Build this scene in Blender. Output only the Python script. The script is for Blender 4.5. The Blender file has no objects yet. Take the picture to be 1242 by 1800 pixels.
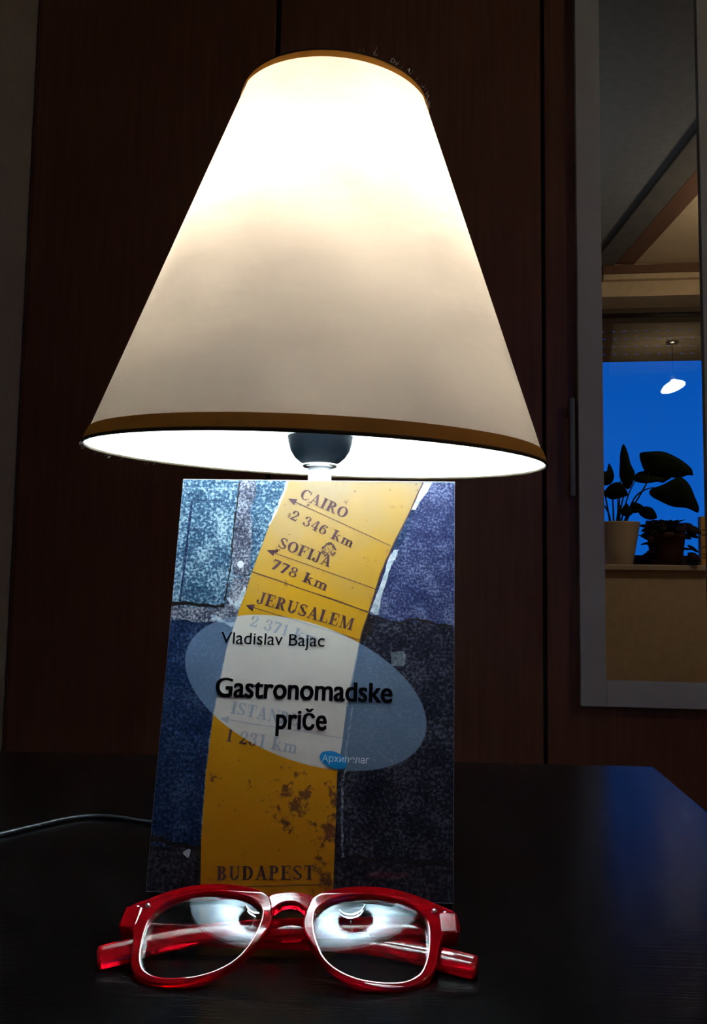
import bpy, bmesh, math, random
from mathutils import Vector, Matrix

random.seed(7)
S = bpy.context.scene
COL = S.collection
R = math.radians

# ------------------------------------------------------------------ camera
cam_d = bpy.data.cameras.new('camera')
cam = bpy.data.objects.new('camera', cam_d)
COL.objects.link(cam)
cam_d.sensor_fit = 'HORIZONTAL'
cam_d.sensor_width = 36.0
cam_d.lens = 1380.0 / 1242.0 * 36.0
cam_d.shift_x = -54.0 / 1242.0
cam_d.clip_start = 0.01
cam_d.clip_end = 500
YAW, PITCH, ROLL = R(6.0), R(4.64), R(0.65)
cam.matrix_world = (Matrix.Translation((0, 0, 0.148)) @ Matrix.Rotation(YAW, 4, 'Z')
                    @ Matrix.Rotation(math.pi / 2 + PITCH, 4, 'X') @ Matrix.Rotation(ROLL, 4, 'Z'))
S.camera = cam

# ------------------------------------------------------------------ world: clear blue dusk
W = bpy.data.worlds.new('dusk')
S.world = W
W.use_nodes = True
nt = W.node_tree
nt.nodes.clear()
out = nt.nodes.new('ShaderNodeOutputWorld')
bg = nt.nodes.new('ShaderNodeBackground')
tc = nt.nodes.new('ShaderNodeTexCoord')
sep = nt.nodes.new('ShaderNodeSeparateXYZ')
ramp = nt.nodes.new('ShaderNodeValToRGB')
nt.links.new(tc.outputs['Generated'], sep.inputs[0])
nt.links.new(sep.outputs['Z'], ramp.inputs['Fac'])
cr_ = ramp.color_ramp
cr_.elements[0].position = 0.0
cr_.elements[0].color = (0.012, 0.018, 0.035, 1)
cr_.elements[1].position = 1.0
cr_.elements[1].color = (0.002, 0.05, 0.30, 1)
e = cr_.elements.new(0.02); e.color = (0.004, 0.125, 0.62, 1)
e = cr_.elements.new(0.30); e.color = (0.002, 0.088, 0.47, 1)
nt.links.new(ramp.outputs[0], bg.inputs['Color'])
bg.inputs['Strength'].default_value = 1.0
nt.links.new(bg.outputs[0], out.inputs['Surface'])

# ------------------------------------------------------------------ exposure and light paths
S.view_settings.view_transform = 'Standard'
S.view_settings.look = 'None'
S.view_settings.gamma = 1.0
S.view_settings.exposure = 0.0
S.view_settings.use_curve_mapping = False
S.cycles.max_bounces = 14
S.cycles.diffuse_bounces = 5
S.cycles.glossy_bounces = 5
S.cycles.transmission_bounces = 12
S.cycles.transparent_max_bounces = 24
S.cycles.caustics_reflective = False
S.cycles.sample_clamp_indirect = 80.0
S.cycles.use_denoising = True

BULB_STRENGTH = 180.0
PENDANT_STRENGTH = 46.0

# ------------------------------------------------------------------ helpers
def link(o, parent=None):
    COL.objects.link(o)
    if parent is not None:
        o.parent = parent
    return o

def tag(o, label=None, cat=None, group=None, kind=None):
    if label: o['label'] = label
    if cat: o['category'] = cat
    if group: o['group'] = group
    if kind: o['kind'] = kind
    return o

def empty(name, matrix, label, cat, group=None):
    o = bpy.data.objects.new(name, None)
    o.empty_display_size = 0.02
    COL.objects.link(o)
    o.matrix_world = matrix
    return tag(o, label, cat, group)

def obj(name, bm, mat, parent=None, smooth=False):
    me = bpy.data.meshes.new(name)
    bmesh.ops.recalc_face_normals(bm, faces=bm.faces)
    bm.to_mesh(me); bm.free()
    if mat: me.materials.append(mat)
    if smooth:
        for p in me.polygons: p.use_smooth = True
    return link(bpy.data.objects.new(name, me), parent)

def struct(name, bm, mat, parent=None):
    o = obj(name, bm, mat, parent)
    if parent is None: o['kind'] = 'structure'
    return o

def add_box(bm, a, b, bev=0.0, M=None):
    r = bmesh.ops.create_cube(bm, size=1.0)
    vs = r['verts']
    for v in vs:
        v.co = Vector([(a[i] + b[i]) / 2 + v.co[i] * (b[i] - a[i]) for i in range(3)])
    if bev > 0:
        es = list({e for v in vs for e in v.link_edges})
        rb = bmesh.ops.bevel(bm, geom=es, offset=bev, segments=2, affect='EDGES', profile=0.5)
        vs = list({v for f in rb['faces'] for v in f.verts} | {v for v in vs if v.is_valid})
    if M is not None:
        for v in vs: v.co = M @ v.co
    return bm

def box(a, b, bev=0.0, M=None):
    return add_box(bmesh.new(), a, b, bev, M)

def add_lathe(bm, prof, n=48, M=None, cap=True):
    rings = []
    for r, z in prof:
        if r < 1e-7:
            rings.append([bm.verts.new((0, 0, z))])
        else:
            rings.append([bm.verts.new((r * math.cos(2 * math.pi * i / n), r * math.sin(2 * math.pi * i / n), z)) for i in range(n)])
    for A, B in zip(rings, rings[1:]):
        for i in range(n):
            j = (i + 1) % n
            if len(A) == 1 and len(B) == 1: continue
            if len(A) == 1: bm.faces.new((A[0], B[i], B[j]))
            elif len(B) == 1: bm.faces.new((A[i], A[j], B[0]))
            else: bm.faces.new((A[i], A[j], B[j], B[i]))
    if cap:
        for ring in (rings[0], rings[-1]):
            if len(ring) > 2: bm.faces.new(ring)
    if M is not None:
        for ring in rings:
            for v in ring: v.co = M @ v.co
    return bm

def lathe(prof, n=48, M=None, cap=True):
    return add_lathe(bmesh.new(), prof, n, M, cap)

def crom(pts, n=6, closed=True):
    """Catmull-Rom resampling of a list of tuples."""
    P = [Vector(p) for p in pts]
    m = len(P); res = []
    rng = range(m) if closed else range(m - 1)
    for i in rng:
        if closed:
            p0, p1, p2, p3 = P[(i - 1) % m], P[i], P[(i + 1) % m], P[(i + 2) % m]
        else:
            p0, p1, p2, p3 = P[max(i - 1, 0)], P[i], P[i + 1], P[min(i + 2, m - 1)]
        for k in range(n):
            t = k / n
            res.append(0.5 * ((2 * p1) + (p2 - p0) * t + (2 * p0 - 5 * p1 + 4 * p2 - p3) * t * t + (3 * p1 - p0 - 3 * p2 + p3) * t ** 3))
    if not closed: res.append(P[-1])
    return res

def add_tube(bm, path, rad, n=10):
    """Round tube; path a list of Vectors, rad a number or a list."""
    prev = None; up = Vector((0, 0, 1))
    m = len(path)
    for i, p in enumerate(path):
        p = Vector(p)
        t = (Vector(path[min(i + 1, m - 1)]) - Vector(path[max(i - 1, 0)])).normalized()
        a = t.cross(up)
        if a.length < 1e-4: a = t.cross(Vector((0, 1, 0)))
        a.normalize(); b = a.cross(t)
        r = rad[i] if isinstance(rad, (list, tuple)) else rad
        ring = [bm.verts.new(p + a * (r * math.cos(2 * math.pi * k / n)) + b * (r * math.sin(2 * math.pi * k / n))) for k in range(n)]
        if prev:
            for k in range(n):
                bm.faces.new((prev[k], prev[(k + 1) % n], ring[(k + 1) % n], ring[k]))
        else: bm.faces.new(ring)
        prev = ring
    bm.faces.new(prev)
    return bm

def tube(path, rad, n=10):
    return add_tube(bmesh.new(), path, rad, n)

def curve_mesh(name, loops, extrude=0.0, bevel=0.0, res=2):
    """Filled flat shape (first loop outer, the rest holes), optionally extruded with rounded edges."""
    c = bpy.data.curves.new(name, 'CURVE')
    c.dimensions = '2D'; c.fill_mode = 'BOTH' if extrude else 'FRONT'
    c.extrude = extrude; c.bevel_depth = bevel; c.bevel_resolution = res
    c.offset = -bevel
    for lp in loops:
        sp = c.splines.new('POLY')
        sp.points.add(len(lp) - 1)
        for i, p in enumerate(lp): sp.points[i].co = (p[0], p[1], 0, 1)
        sp.use_cyclic_u = True
    o = bpy.data.objects.new(name, c); COL.objects.link(o)
    dg = bpy.context.evaluated_depsgraph_get()
    me = bpy.data.meshes.new_from_object(o.evaluated_get(dg))
    bpy.data.objects.remove(o); bpy.data.curves.remove(c)
    me.name = name
    return me

def text_mesh(name, body, bold=0.0):
    c = bpy.data.curves.new(name, 'FONT')
    c.body = body; c.size = 1.0; c.offset = bold; c.resolution_u = 6
    o = bpy.data.objects.new(name, c); COL.objects.link(o)
    dg = bpy.context.evaluated_depsgraph_get()
    me = bpy.data.meshes.new_from_object(o.evaluated_get(dg))
    bpy.data.objects.remove(o); bpy.data.curves.remove(c)
    me.name = name
    return me

def obj_me(name, me, mat, parent, smooth=False):
    me.materials.clear(); me.materials.append(mat)
    if smooth:
        for p in me.polygons: p.use_smooth = True
    return link(bpy.data.objects.new(name, me), parent)

def frame_matrix(o, u, v, n):
    return Matrix(((u[0], v[0], n[0], o[0]), (u[1], v[1], n[1], o[1]), (u[2], v[2], n[2], o[2]), (0, 0, 0, 1)))

# ------------------------------------------------------------------ materials
def principled(name, color, rough=0.5, **kw):
    m = bpy.data.materials.new(name); m.use_nodes = True
    b = m.node_tree.nodes['Principled BSDF']
    b.inputs['Base Color'].default_value = (*color, 1)
    b.inputs['Roughness'].default_value = rough
    for k, v in kw.items():
        b.inputs[k.replace('_', ' ')].default_value = v
    return m

def grained(name, c0, c1, scale, stretch=(1, 1, 1), rough=0.5, bump=0.0, detail=4.0, lo=0.3, hi=0.7, spec=0.5, rvar=0.0):
    """Principled with a stretched noise between two colours, and the same noise as fine relief."""
    m = principled(name, c0, rough)
    t = m.node_tree; b = t.nodes['Principled BSDF']
    b.inputs['Specular IOR Level'].default_value = spec
    co = t.nodes.new('ShaderNodeTexCoord'); mp = t.nodes.new('ShaderNodeMapping')
    mp.inputs['Scale'].default_value = stretch
    t.links.new(co.outputs['Object'], mp.inputs['Vector'])
    n = t.nodes.new('ShaderNodeTexNoise'); n.inputs['Scale'].default_value = scale; n.inputs['Detail'].default_value = detail
    t.links.new(mp.outputs[0], n.inputs['Vector'])
    r = t.nodes.new('ShaderNodeValToRGB')
    r.color_ramp.elements[0].position = lo; r.color_ramp.elements[0].color = (*c0, 1)
    r.color_ramp.elements[1].position = hi; r.color_ramp.elements[1].color = (*c1, 1)
    t.links.new(n.outputs['Fac'], r.inputs['Fac']); t.links.new(r.outputs[0], b.inputs['Base Color'])
    if bump:
        bp = t.nodes.new('ShaderNodeBump'); bp.inputs['Strength'].default_value = bump; bp.inputs['Distance'].default_value = 0.001
        t.links.new(n.outputs['Fac'], bp.inputs['Height']); t.links.new(bp.outputs[0], b.inputs['Normal'])
    if rvar:
        q = t.nodes.new('ShaderNodeMapRange')
        q.inputs['To Min'].default_value = rough - rvar; q.inputs['To Max'].default_value = rough + rvar
        t.links.new(n.outputs['Fac'], q.inputs['Value']); t.links.new(q.outputs[0], b.inputs['Roughness'])
    return m

def stone(name, dark, mid, light, scale=420.0, thr=0.62):
    """Speckled stone as printed on the cover."""
    m = principled(name, mid, 0.42)
    t = m.node_tree; b = t.nodes['Principled BSDF']
    b.inputs['Specular IOR Level'].default_value = 0.2
    co = t.nodes.new('ShaderNodeTexCoord')
    n1 = t.nodes.new('ShaderNodeTexNoise'); n1.inputs['Scale'].default_value = scale; n1.inputs['Detail'].default_value = 3; n1.inputs['Roughness'].default_value = 0.7
    n2 = t.nodes.new('ShaderNodeTexNoise'); n2.inputs['Scale'].default_value = scale * 0.12; n2.inputs['Detail'].default_value = 3
    t.links.new(co.outputs['Object'], n1.inputs['Vector']); t.links.new(co.outputs['Object'], n2.inputs['Vector'])
    a = t.nodes.new('ShaderNodeMath'); a.operation = 'MULTIPLY_ADD'
    t.links.new(n2.outputs['Fac'], a.inputs[0]); a.inputs[1].default_value = 0.45; t.links.new(n1.outputs['Fac'], a.inputs[2])
    r = t.nodes.new('ShaderNodeValToRGB'); e = r.color_ramp.elements
    e[0].position = 0.55; e[0].color = (*dark, 1)
    e[1].position = 0.72; e[1].color = (*mid, 1)
    e2 = e.new(thr + 0.25); e2.color = (*light, 1)
    t.links.new(a.outputs[0], r.inputs['Fac']); t.links.new(r.outputs[0], b.inputs['Base Color'])
    return m

M = {}
M['wall'] = grained('painted_wall', (0.60, 0.48, 0.33), (0.68, 0.55, 0.38), 30, rough=0.85, bump=0.15, spec=0.2)
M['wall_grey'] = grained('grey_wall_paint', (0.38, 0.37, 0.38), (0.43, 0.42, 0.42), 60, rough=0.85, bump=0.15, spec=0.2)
M['ceiling'] = grained('ceiling_paint', (0.21, 0.22, 0.245), (0.25, 0.255, 0.28), 40, rough=0.9, bump=0.2, spec=0.1)
M['beam'] = grained('beam_paint', (0.12, 0.12, 0.12), (0.16, 0.155, 0.15), 20, rough=0.8, spec=0.2)
M['board'] = grained('beam_board', (0.16, 0.085, 0.06), (0.20, 0.11, 0.08), 20, (1, 0.1, 1), rough=0.7, spec=0.2)
M['floor'] = grained('floor_wood', (0.12, 0.05, 0.025), (0.18, 0.08, 0.04), 14, (8, 0.6, 1), rough=0.5)
M['wardrobe'] = grained('wardrobe_veneer', (0.115, 0.045, 0.027), (0.17, 0.071, 0.044), 16, (6, 6, 0.35), rough=0.42, bump=0.05, spec=0.35)
M['gap'] = principled('gap_shade', (0.012, 0.012, 0.014), 0.6)
M['handle'] = principled('grey_handle', (0.16, 0.18, 0.20), 0.45, Metallic=0.4)
M['mirror_frame'] = grained('mirror_frame_paint', (0.40, 0.44, 0.51), (0.46, 0.50, 0.56), 400, rough=0.55, bump=0.05)
M['mirror'] = principled('silvered_glass', (0.93, 0.95, 0.95), 0.0, Metallic=1.0)
M['desk'] = grained('black_brown_veneer', (0.0012, 0.0011, 0.0012), (0.0035, 0.003, 0.003), 60, (0.35, 14, 1), rough=0.19, bump=0.10, detail=6, spec=0.25, rvar=0.05)
M['window_frame'] = principled('dark_window_frame', (0.07, 0.045, 0.03), 0.5)
M['sill'] = principled('white_sill', (0.55, 0.47, 0.37), 0.4)
M['shutter'] = grained('brown_shutter', (0.042, 0.018, 0.008), (0.06, 0.027, 0.012), 60, (0.2, 1, 4), rough=0.6)
M['pot'] = principled('cream_ceramic', (0.62, 0.52, 0.40), 0.5)
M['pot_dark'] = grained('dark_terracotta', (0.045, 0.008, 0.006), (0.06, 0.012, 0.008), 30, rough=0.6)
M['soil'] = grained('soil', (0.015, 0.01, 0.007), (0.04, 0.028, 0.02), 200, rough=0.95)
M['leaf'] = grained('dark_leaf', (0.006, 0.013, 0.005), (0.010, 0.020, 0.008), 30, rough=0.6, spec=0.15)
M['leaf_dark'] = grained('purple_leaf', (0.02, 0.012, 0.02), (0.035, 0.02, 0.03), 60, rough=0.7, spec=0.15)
M['stem'] = principled('dark_stem', (0.025, 0.03, 0.012), 0.7)
M['yellow_box'] = grained('yellow_carton', (0.62, 0.34, 0.04), (0.66, 0.40, 0.10), 25, rough=0.6)
M['ink_box'] = principled('carton_ink', (0.10, 0.05, 0.01), 0.6)
M['ceramic'] = principled('white_ceramic', (0.82, 0.85, 0.88), 0.15)
M['socket'] = principled('black_bakelite', (0.003, 0.005, 0.008), 0.38, Specular_IOR_Level=0.06)
M['white_plastic'] = principled('white_plastic', (0.80, 0.82, 0.84), 0.4)
M['metal'] = principled('bright_metal', (0.75, 0.76, 0.78), 0.25, Metallic=1.0)
M['cord'] = principled('grey_cord', (0.010, 0.013, 0.016), 0.45)
M['paper'] = grained('page_paper', (0.78, 0.76, 0.70), (0.84, 0.82, 0.77), 900, (1, 1, 30), rough=0.8)
M['cover_paper'] = principled('cover_card', (0.78, 0.80, 0.84), 0.45)

def glass_thin(name, tint=(1, 1, 1), ior=1.5, rough=0.0, coat=(0.95, 0.98, 1.0)):
    m = bpy.data.materials.new(name); m.use_nodes = True
    t = m.node_tree; t.nodes.clear()
    o = t.nodes.new('ShaderNodeOutputMaterial'); mix = t.nodes.new('ShaderNodeMixShader')
    f = t.nodes.new('ShaderNodeFresnel'); f.inputs['IOR'].default_value = ior
    ge = t.nodes.new('ShaderNodeNewGeometry'); io = t.nodes.new('ShaderNodeMapRange')
    io.inputs['To Min'].default_value = ior; io.inputs['To Max'].default_value = 1.0 / ior
    t.links.new(ge.outputs['Backfacing'], io.inputs['Value']); t.links.new(io.outputs[0], f.inputs['IOR'])
    # same fresnel from either side of the thin pane
    tr = t.nodes.new('ShaderNodeBsdfTransparent'); tr.inputs[0].default_value = (*tint, 1)
    gl = t.nodes.new('ShaderNodeBsdfGlossy'); gl.inputs['Roughness'].default_value = rough; gl.inputs[0].default_value = (*coat, 1)
    t.links.new(f.outputs[0], mix.inputs[0]); t.links.new(tr.outputs[0], mix.inputs[1]); t.links.new(gl.outputs[0], mix.inputs[2])
    t.links.new(mix.outputs[0], o.inputs[0])
    return m
M['pane'] = glass_thin('window_glass', (0.97, 0.98, 0.98))
M['lens'] = glass_thin('lens_glass', (0.985, 0.985, 0.985), 1.56, 0.0, (0.46, 0.54, 0.60))

# red translucent acetate: clear red plastic with some pigment in it
def acetate():
    m = principled('red_acetate', (0.72, 0.002, 0.012), 0.06, Transmission_Weight=0.68, IOR=1.49)
    return m
M['red'] = acetate()

# lamp shade cloth: light goes through it (translucent) and it scatters
def shade_cloth(name, through, back, fac=0.5, weave=True):
    m = bpy.data.materials.new(name); m.use_nodes = True
    t = m.node_tree; t.nodes.clear()
    o = t.nodes.new('ShaderNodeOutputMaterial'); mix = t.nodes.new('ShaderNodeMixShader'); mix.inputs[0].default_value = fac
    d = t.nodes.new('ShaderNodeBsdfDiffuse'); tr = t.nodes.new('ShaderNodeBsdfTranslucent')
    d.inputs[0].default_value = (*back, 1)
    co = t.nodes.new('ShaderNodeTexCoord'); mp = t.nodes.new('ShaderNodeMapping'); mp.inputs['Scale'].default_value = (1, 1, 7)
    t.links.new(co.outputs['Object'], mp.inputs[0])
    n = t.nodes.new('ShaderNodeTexNoise'); n.inputs['Scale'].default_value = 55; n.inputs['Detail'].default_value = 8; n.inputs['Roughness'].default_value = 0.65
    t.links.new(mp.outputs[0], n.inputs['Vector'])
    n2 = t.nodes.new('ShaderNodeTexNoise'); n2.inputs['Scale'].default_value = 14; n2.inputs['Detail'].default_value = 3
    t.links.new(co.outputs['Object'], n2.inputs['Vector'])
    ad = t.nodes.new('ShaderNodeMath'); ad.operation = 'ADD'
    t.links.new(n.outputs['Fac'], ad.inputs[0]); t.links.new(n2.outputs['Fac'], ad.inputs[1])
    mr = t.nodes.new('ShaderNodeMapRange'); mr.inputs['From Min'].default_value = 0.7; mr.inputs['From Max'].default_value = 1.3
    mr.inputs['To Min'].default_value = 0.70 if weave else 1; mr.inputs["To Max"].default_value = 1.24 if weave else 1
    t.links.new(ad.outputs[0], mr.inputs['Value'])
    # a few dark specks caught in the cloth
    vo = t.nodes.new('ShaderNodeTexVoronoi'); vo.inputs['Scale'].default_value = 34
    t.links.new(co.outputs['Object'], vo.inputs['Vector'])
    sp = t.nodes.new('ShaderNodeMapRange'); sp.inputs['From Min'].default_value = 0.03; sp.inputs['From Max'].default_value = 0.06
    sp.inputs['To Min'].default_value = 0.75; sp.inputs['To Max'].default_value = 1.0
    t.links.new(vo.outputs['Distance'], sp.inputs['Value'])
    mu = t.nodes.new('ShaderNodeMath'); mu.operation = 'MULTIPLY'
    t.links.new(mr.outputs[0], mu.inputs[0]); t.links.new(sp.outputs[0], mu.inputs[1])
    vm = t.nodes.new('ShaderNodeVectorMath'); vm.operation = 'SCALE'; vm.inputs[0].default_value = through
    t.links.new(mu.outputs[0], vm.inputs['Scale']); t.links.new(vm.outputs[0], tr.inputs[0])
    t.links.new(d.outputs[0], mix.inputs[1]); t.links.new(tr.outputs[0], mix.inputs[2]); t.links.new(mix.outputs[0], o.inputs[0])
    return m
M['shade'] = shade_cloth('shade_cloth', (0.82, 0.550, 0.365), (0.93, 0.925, 0.915), 0.094)
M['tape'] = shade_cloth('ochre_tape', (0.62, 0.30, 0.055), (0.46, 0.26, 0.07), 0.17, False)
M['tape_fold_shade'] = principled('tape_fold_shade', (0.06, 0.035, 0.012), 0.8)  # unlit underside of the tape edge, its shade put into the colour

def emitter(name, color, strength):
    m = bpy.data.materials.new(name); m.use_nodes = True
    t = m.node_tree; t.nodes.clear()
    o = t.nodes.new('ShaderNodeOutputMaterial'); e = t.nodes.new('ShaderNodeEmission')
    e.inputs[0].default_value = (*color, 1); e.inputs[1].default_value = strength
    t.links.new(e.outputs[0], o.inputs[0])
    return m
M['bulb'] = emitter('lit_bulb', (0.76, 0.93, 1.0), BULB_STRENGTH)
M['pendant_glow'] = emitter('lit_pendant_glass', (1.0, 0.80, 0.55), PENDANT_STRENGTH)

# printed inks of the cover
M['stone_blue'] = stone('printed_blue_stone', (0.010, 0.036, 0.085), (0.048, 0.122, 0.215), (0.42, 0.58, 0.68), 640)
M['stone_navy'] = stone('printed_navy_stone', (0.0024, 0.008, 0.034), (0.008, 0.025, 0.09), (0.085, 0.135, 0.25), 620, .68)
M['stone_indigo'] = stone('printed_indigo_stone', (0.012, 0.017, 0.070), (0.034, 0.044, 0.140), (0.22, 0.25, 0.42), 800, .68)
M['stone_grey'] = stone('printed_charcoal_stone', (0.0035, 0.0035, 0.008), (0.015, 0.016, 0.030), (0.13, 0.13, 0.175), 620, .68)
M['stone_bottom'] = stone('printed_bottom_stone', (0.005, 0.005, 0.009), (0.021, 0.020, 0.030), (0.12, 0.11, 0.14), 520, .7)
M['mortar'] = stone('printed_mortar', (0.017, 0.019, 0.038), (0.10, 0.11, 0.17), (0.46, 0.48, 0.56), 800)
M['crack'] = stone('printed_crack', (0.010, 0.008, 0.009), (0.020, 0.014, 0.014), (0.06, 0.04, 0.035), 600, 0.75)
M['plaster'] = stone('printed_plaster', (0.30, 0.40, 0.50), (0.58, 0.66, 0.72), (0.80, 0.84, 0.86), 300)
M['red_stone'] = stone('printed_red_stone', (0.035, 0.012, 0.02), (0.10, 0.025, 0.04), (0.22, 0.12, 0.14), 500)
M['serif_ink'] = grained('printed_serif_ink', (0.070, 0.020, 0.038), (0.125, 0.048, 0.070), 900, rough=0.45)
M['line_ink'] = principled('printed_line_ink', (0.11, 0.035, 0.04), 0.45)
M['black_ink'] = principled('printed_black_ink', (0.003, 0.003, 0.005), 0.5, Specular_IOR_Level=0.12)
M['blue_ink'] = principled('printed_blue_ink', (0.004, 0.26, 0.66), 0.4)
M['white_ink'] = principled('printed_white_ink', (0.80, 0.86, 0.90), 0.4)

def yellow_strip():
    m = principled('printed_yellow_strip', (0.8, 0.5, 0.1), 0.42)
    t = m.node_tree; b = t.nodes['Principled BSDF']
    b.inputs['Specular IOR Level'].default_value = 0.2
    co = t.nodes.new('ShaderNodeTexCoord'); sp = t.nodes.new('ShaderNodeSeparateXYZ')
    t.links.new(co.outputs['Object'], sp.inputs[0])
    n = t.nodes.new('ShaderNodeTexNoise'); n.inputs['Scale'].default_value = 40; n.inputs['Detail'].default_value = 5
    t.links.new(co.outputs['Object'], n.inputs['Vector'])
    a = t.nodes.new('ShaderNodeMath'); a.operation = 'MULTIPLY_ADD'       # print gets deeper orange towards the foot
    t.links.new(n.outputs['Fac'], a.inputs[0]); a.inputs[1].default_value = 0.06; t.links.new(sp.outputs['Y'], a.inputs[2])
    r = t.nodes.new('ShaderNodeValToRGB'); e = r.color_ramp.elements
    mr = t.nodes.new('ShaderNodeMapRange'); mr.inputs['From Min'].default_value = 0.03; mr.inputs['From Max'].default_value = 0.23
    t.links.new(a.outputs[0], mr.inputs['Value']); t.links.new(mr.outputs[0], r.inputs['Fac'])
    e[0].position = 0.0; e[0].color = (0.64, 0.22, 0.007, 1)
    e[1].position = 1.0; e[1].color = (0.42, 0.31, 0.185, 1)
    q = e.new(0.45); q.color = (0.68, 0.29, 0.008, 1)
    q = e.new(0.68); q.color = (0.65, 0.335, 0.016, 1)
    q = e.new(0.84); q.color = (0.53, 0.32, 0.085, 1)
    # brown scuffs in the lower half
    n3 = t.nodes.new('ShaderNodeTexNoise'); n3.inputs['Scale'].default_value = 170; n3.inputs['Detail'].default_value = 6; n3.inputs['Roughness'].default_value = 0.7
    t.links.new(co.outputs['Object'], n3.inputs['Vector'])
    masks = []
    for c, s in (((-0.004, 0.044, 0), 0.017), ((0.014, 0.030, 0), 0.015), ((-0.008, 0.032, 0), 0.010), ((0.014, 0.010, 0), 0.016), ((0.016, 0.045, 0), 0.012), ((-0.043, 0.052, 0), 0.006)):
        d = t.nodes.new('ShaderNodeVectorMath'); d.operation = 'DISTANCE'; d.inputs[1].default_value = c
        t.links.new(co.outputs['Object'], d.inputs[0])
        g = t.nodes.new('ShaderNodeMapRange'); g.inputs['From Min'].default_value = s; g.inputs['From Max'].default_value = s * 0.2
        t.links.new(d.outputs['Value'], g.inputs['Value']); masks.append(g)
    acc = masks[0].outputs[0]
    for g in masks[1:]:
        mxn = t.nodes.new('ShaderNodeMath'); mxn.operation = 'MAXIMUM'
        t.links.new(acc, mxn.inputs[0]); t.links.new(g.outputs[0], mxn.inputs[1]); acc = mxn.outputs[0]
    k = t.nodes.new('ShaderNodeMath'); k.operation = 'MULTIPLY_ADD'
    t.links.new(acc, k.inputs[0]); k.inputs[1].default_value = 0.17; t.links.new(n3.outputs['Fac'], k.inputs[2])
    th = t.nodes.new('ShaderNodeMapRange'); th.inputs['From Min'].default_value = 0.62; th.inputs['From Max'].default_value = 0.70
    th.inputs['To Max'].default_value = 0.85
    t.links.new(k.outputs[0], th.inputs['Value'])
    mx = t.nodes.new('ShaderNodeMix'); mx.data_type = 'RGBA'
    t.links.new(th.outputs[0], mx.inputs['Factor']); t.links.new(r.outputs[0], mx.inputs['A']); mx.inputs['B'].default_value = (0.12, 0.035, 0.03, 1)
    t.links.new(mx.outputs['Result'], b.inputs['Base Color'])
    return m
M['yellow'] = yellow_strip()

def pale_oval(m, amount=0.60, pale=(0.40, 0.475, 0.50)):
    """The cover picture is printed pale inside a tilted oval: mix the ink towards a pale tint there."""
    t = m.node_tree; b = t.nodes['Principled BSDF']
    co = t.nodes.new('ShaderNodeTexCoord')
    su = t.nodes.new('ShaderNodeVectorMath'); su.operation = 'SUBTRACT'; su.inputs[1].default_value = (-0.0019, 0.0927, 0)
    t.links.new(co.outputs['Object'], su.inputs[0])
    ro = t.nodes.new('ShaderNodeVectorRotate'); ro.rotation_type = 'Z_AXIS'; ro.inputs['Angle'].default_value = R(18.9)
    t.links.new(su.outputs[0], ro.inputs['Vector'])
    mu = t.nodes.new('ShaderNodeVectorMath'); mu.operation = 'MULTIPLY'; mu.inputs[1].default_value = (1 / .0614, 1 / .0317, 0)
    t.links.new(ro.outputs[0], mu.inputs[0])
    le = t.nodes.new('ShaderNodeVectorMath'); le.operation = 'LENGTH'
    t.links.new(mu.outputs[0], le.inputs[0])
    mr = t.nodes.new('ShaderNodeMapRange'); mr.inputs['From Min'].default_value = 1.004; mr.inputs['From Max'].default_value = 0.996
    mr.inputs['To Min'].default_value = 0; mr.inputs['To Max'].default_value = amount
    t.links.new(le.outputs['Value'], mr.inputs['Value'])
    mx = t.nodes.new('ShaderNodeMix'); mx.data_type = 'RGBA'
    t.links.new(mr.outputs[0], mx.inputs['Factor'])
    if b.inputs['Base Color'].links:
        t.links.new(b.inputs['Base Color'].links[0].from_socket, mx.inputs['A'])
    else:
        mx.inputs['A'].default_value = b.inputs['Base Color'].default_value
    mx.inputs['B'].default_value = (*pale, 1)
    t.links.new(mx.outputs['Result'], b.inputs['Base Color'])
for k_ in ('stone_blue', 'stone_navy', 'stone_indigo', 'stone_grey', 'stone_bottom', 'mortar', 'crack', 'plaster', 'serif_ink', 'line_ink', 'yellow'):
    if k_ == 'yellow': pale_oval(M[k_], 0.68, (0.70, 0.78, 0.83))
    elif k_ in ('serif_ink', 'line_ink'): pale_oval(M[k_], 0.58, (0.62, 0.70, 0.80))
    else: pale_oval(M[k_], 0.46, (0.27, 0.40, 0.60))
M['pale_square'] = stone('printed_pale_square', (0.09, 0.11, 0.14), (0.14, 0.17, 0.20), (0.30, 0.33, 0.38), 620, .68)

# ------------------------------------------------------------------ the room
FL, CE = -0.72, 1.55           # floor and ceiling heights (the desk top is z = 0)
X0, X1 = -0.857, 1.72          # side walls
YW, YB = -0.724, 2.02          # window wall (behind the camera), wall behind the wardrobe
struct('floor', box((X0 - .1, YW - .26, FL - .1), (X1 + .1, YB + .1, FL)), M['floor'])
struct('ceiling', box((X0 - .1, YW - .26, CE), (X1 + .1, YB + .1, CE + .1)), M['ceiling'])
struct('wall_left', box((X0 - .1, YW - .26, FL), (X0, YB + .1, CE)), M['wall_grey'])
struct('wall_right', box((X1, YW - .26, FL), (X1 + .1, YB + .1, CE)), M['wall'])
struct('wall_back', box((X0, YB, FL), (X1, YB + .1, CE)), M['wall'])
WX0, WX1, WZ0, WZ1 = 0.22, 1.50, 0.184, 1.400
bm = bmesh.new()
add_box(bm, (X0, YW - .25, FL), (WX0, YW, CE)); add_box(bm, (WX1, YW - .25, FL), (X1, YW, CE))
add_box(bm, (WX0, YW - .25, FL), (WX1, YW, WZ0)); add_box(bm, (WX0, YW - .25, WZ1), (WX1, YW, CE))
struct('wall_front', bm, M['wall'])

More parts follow.
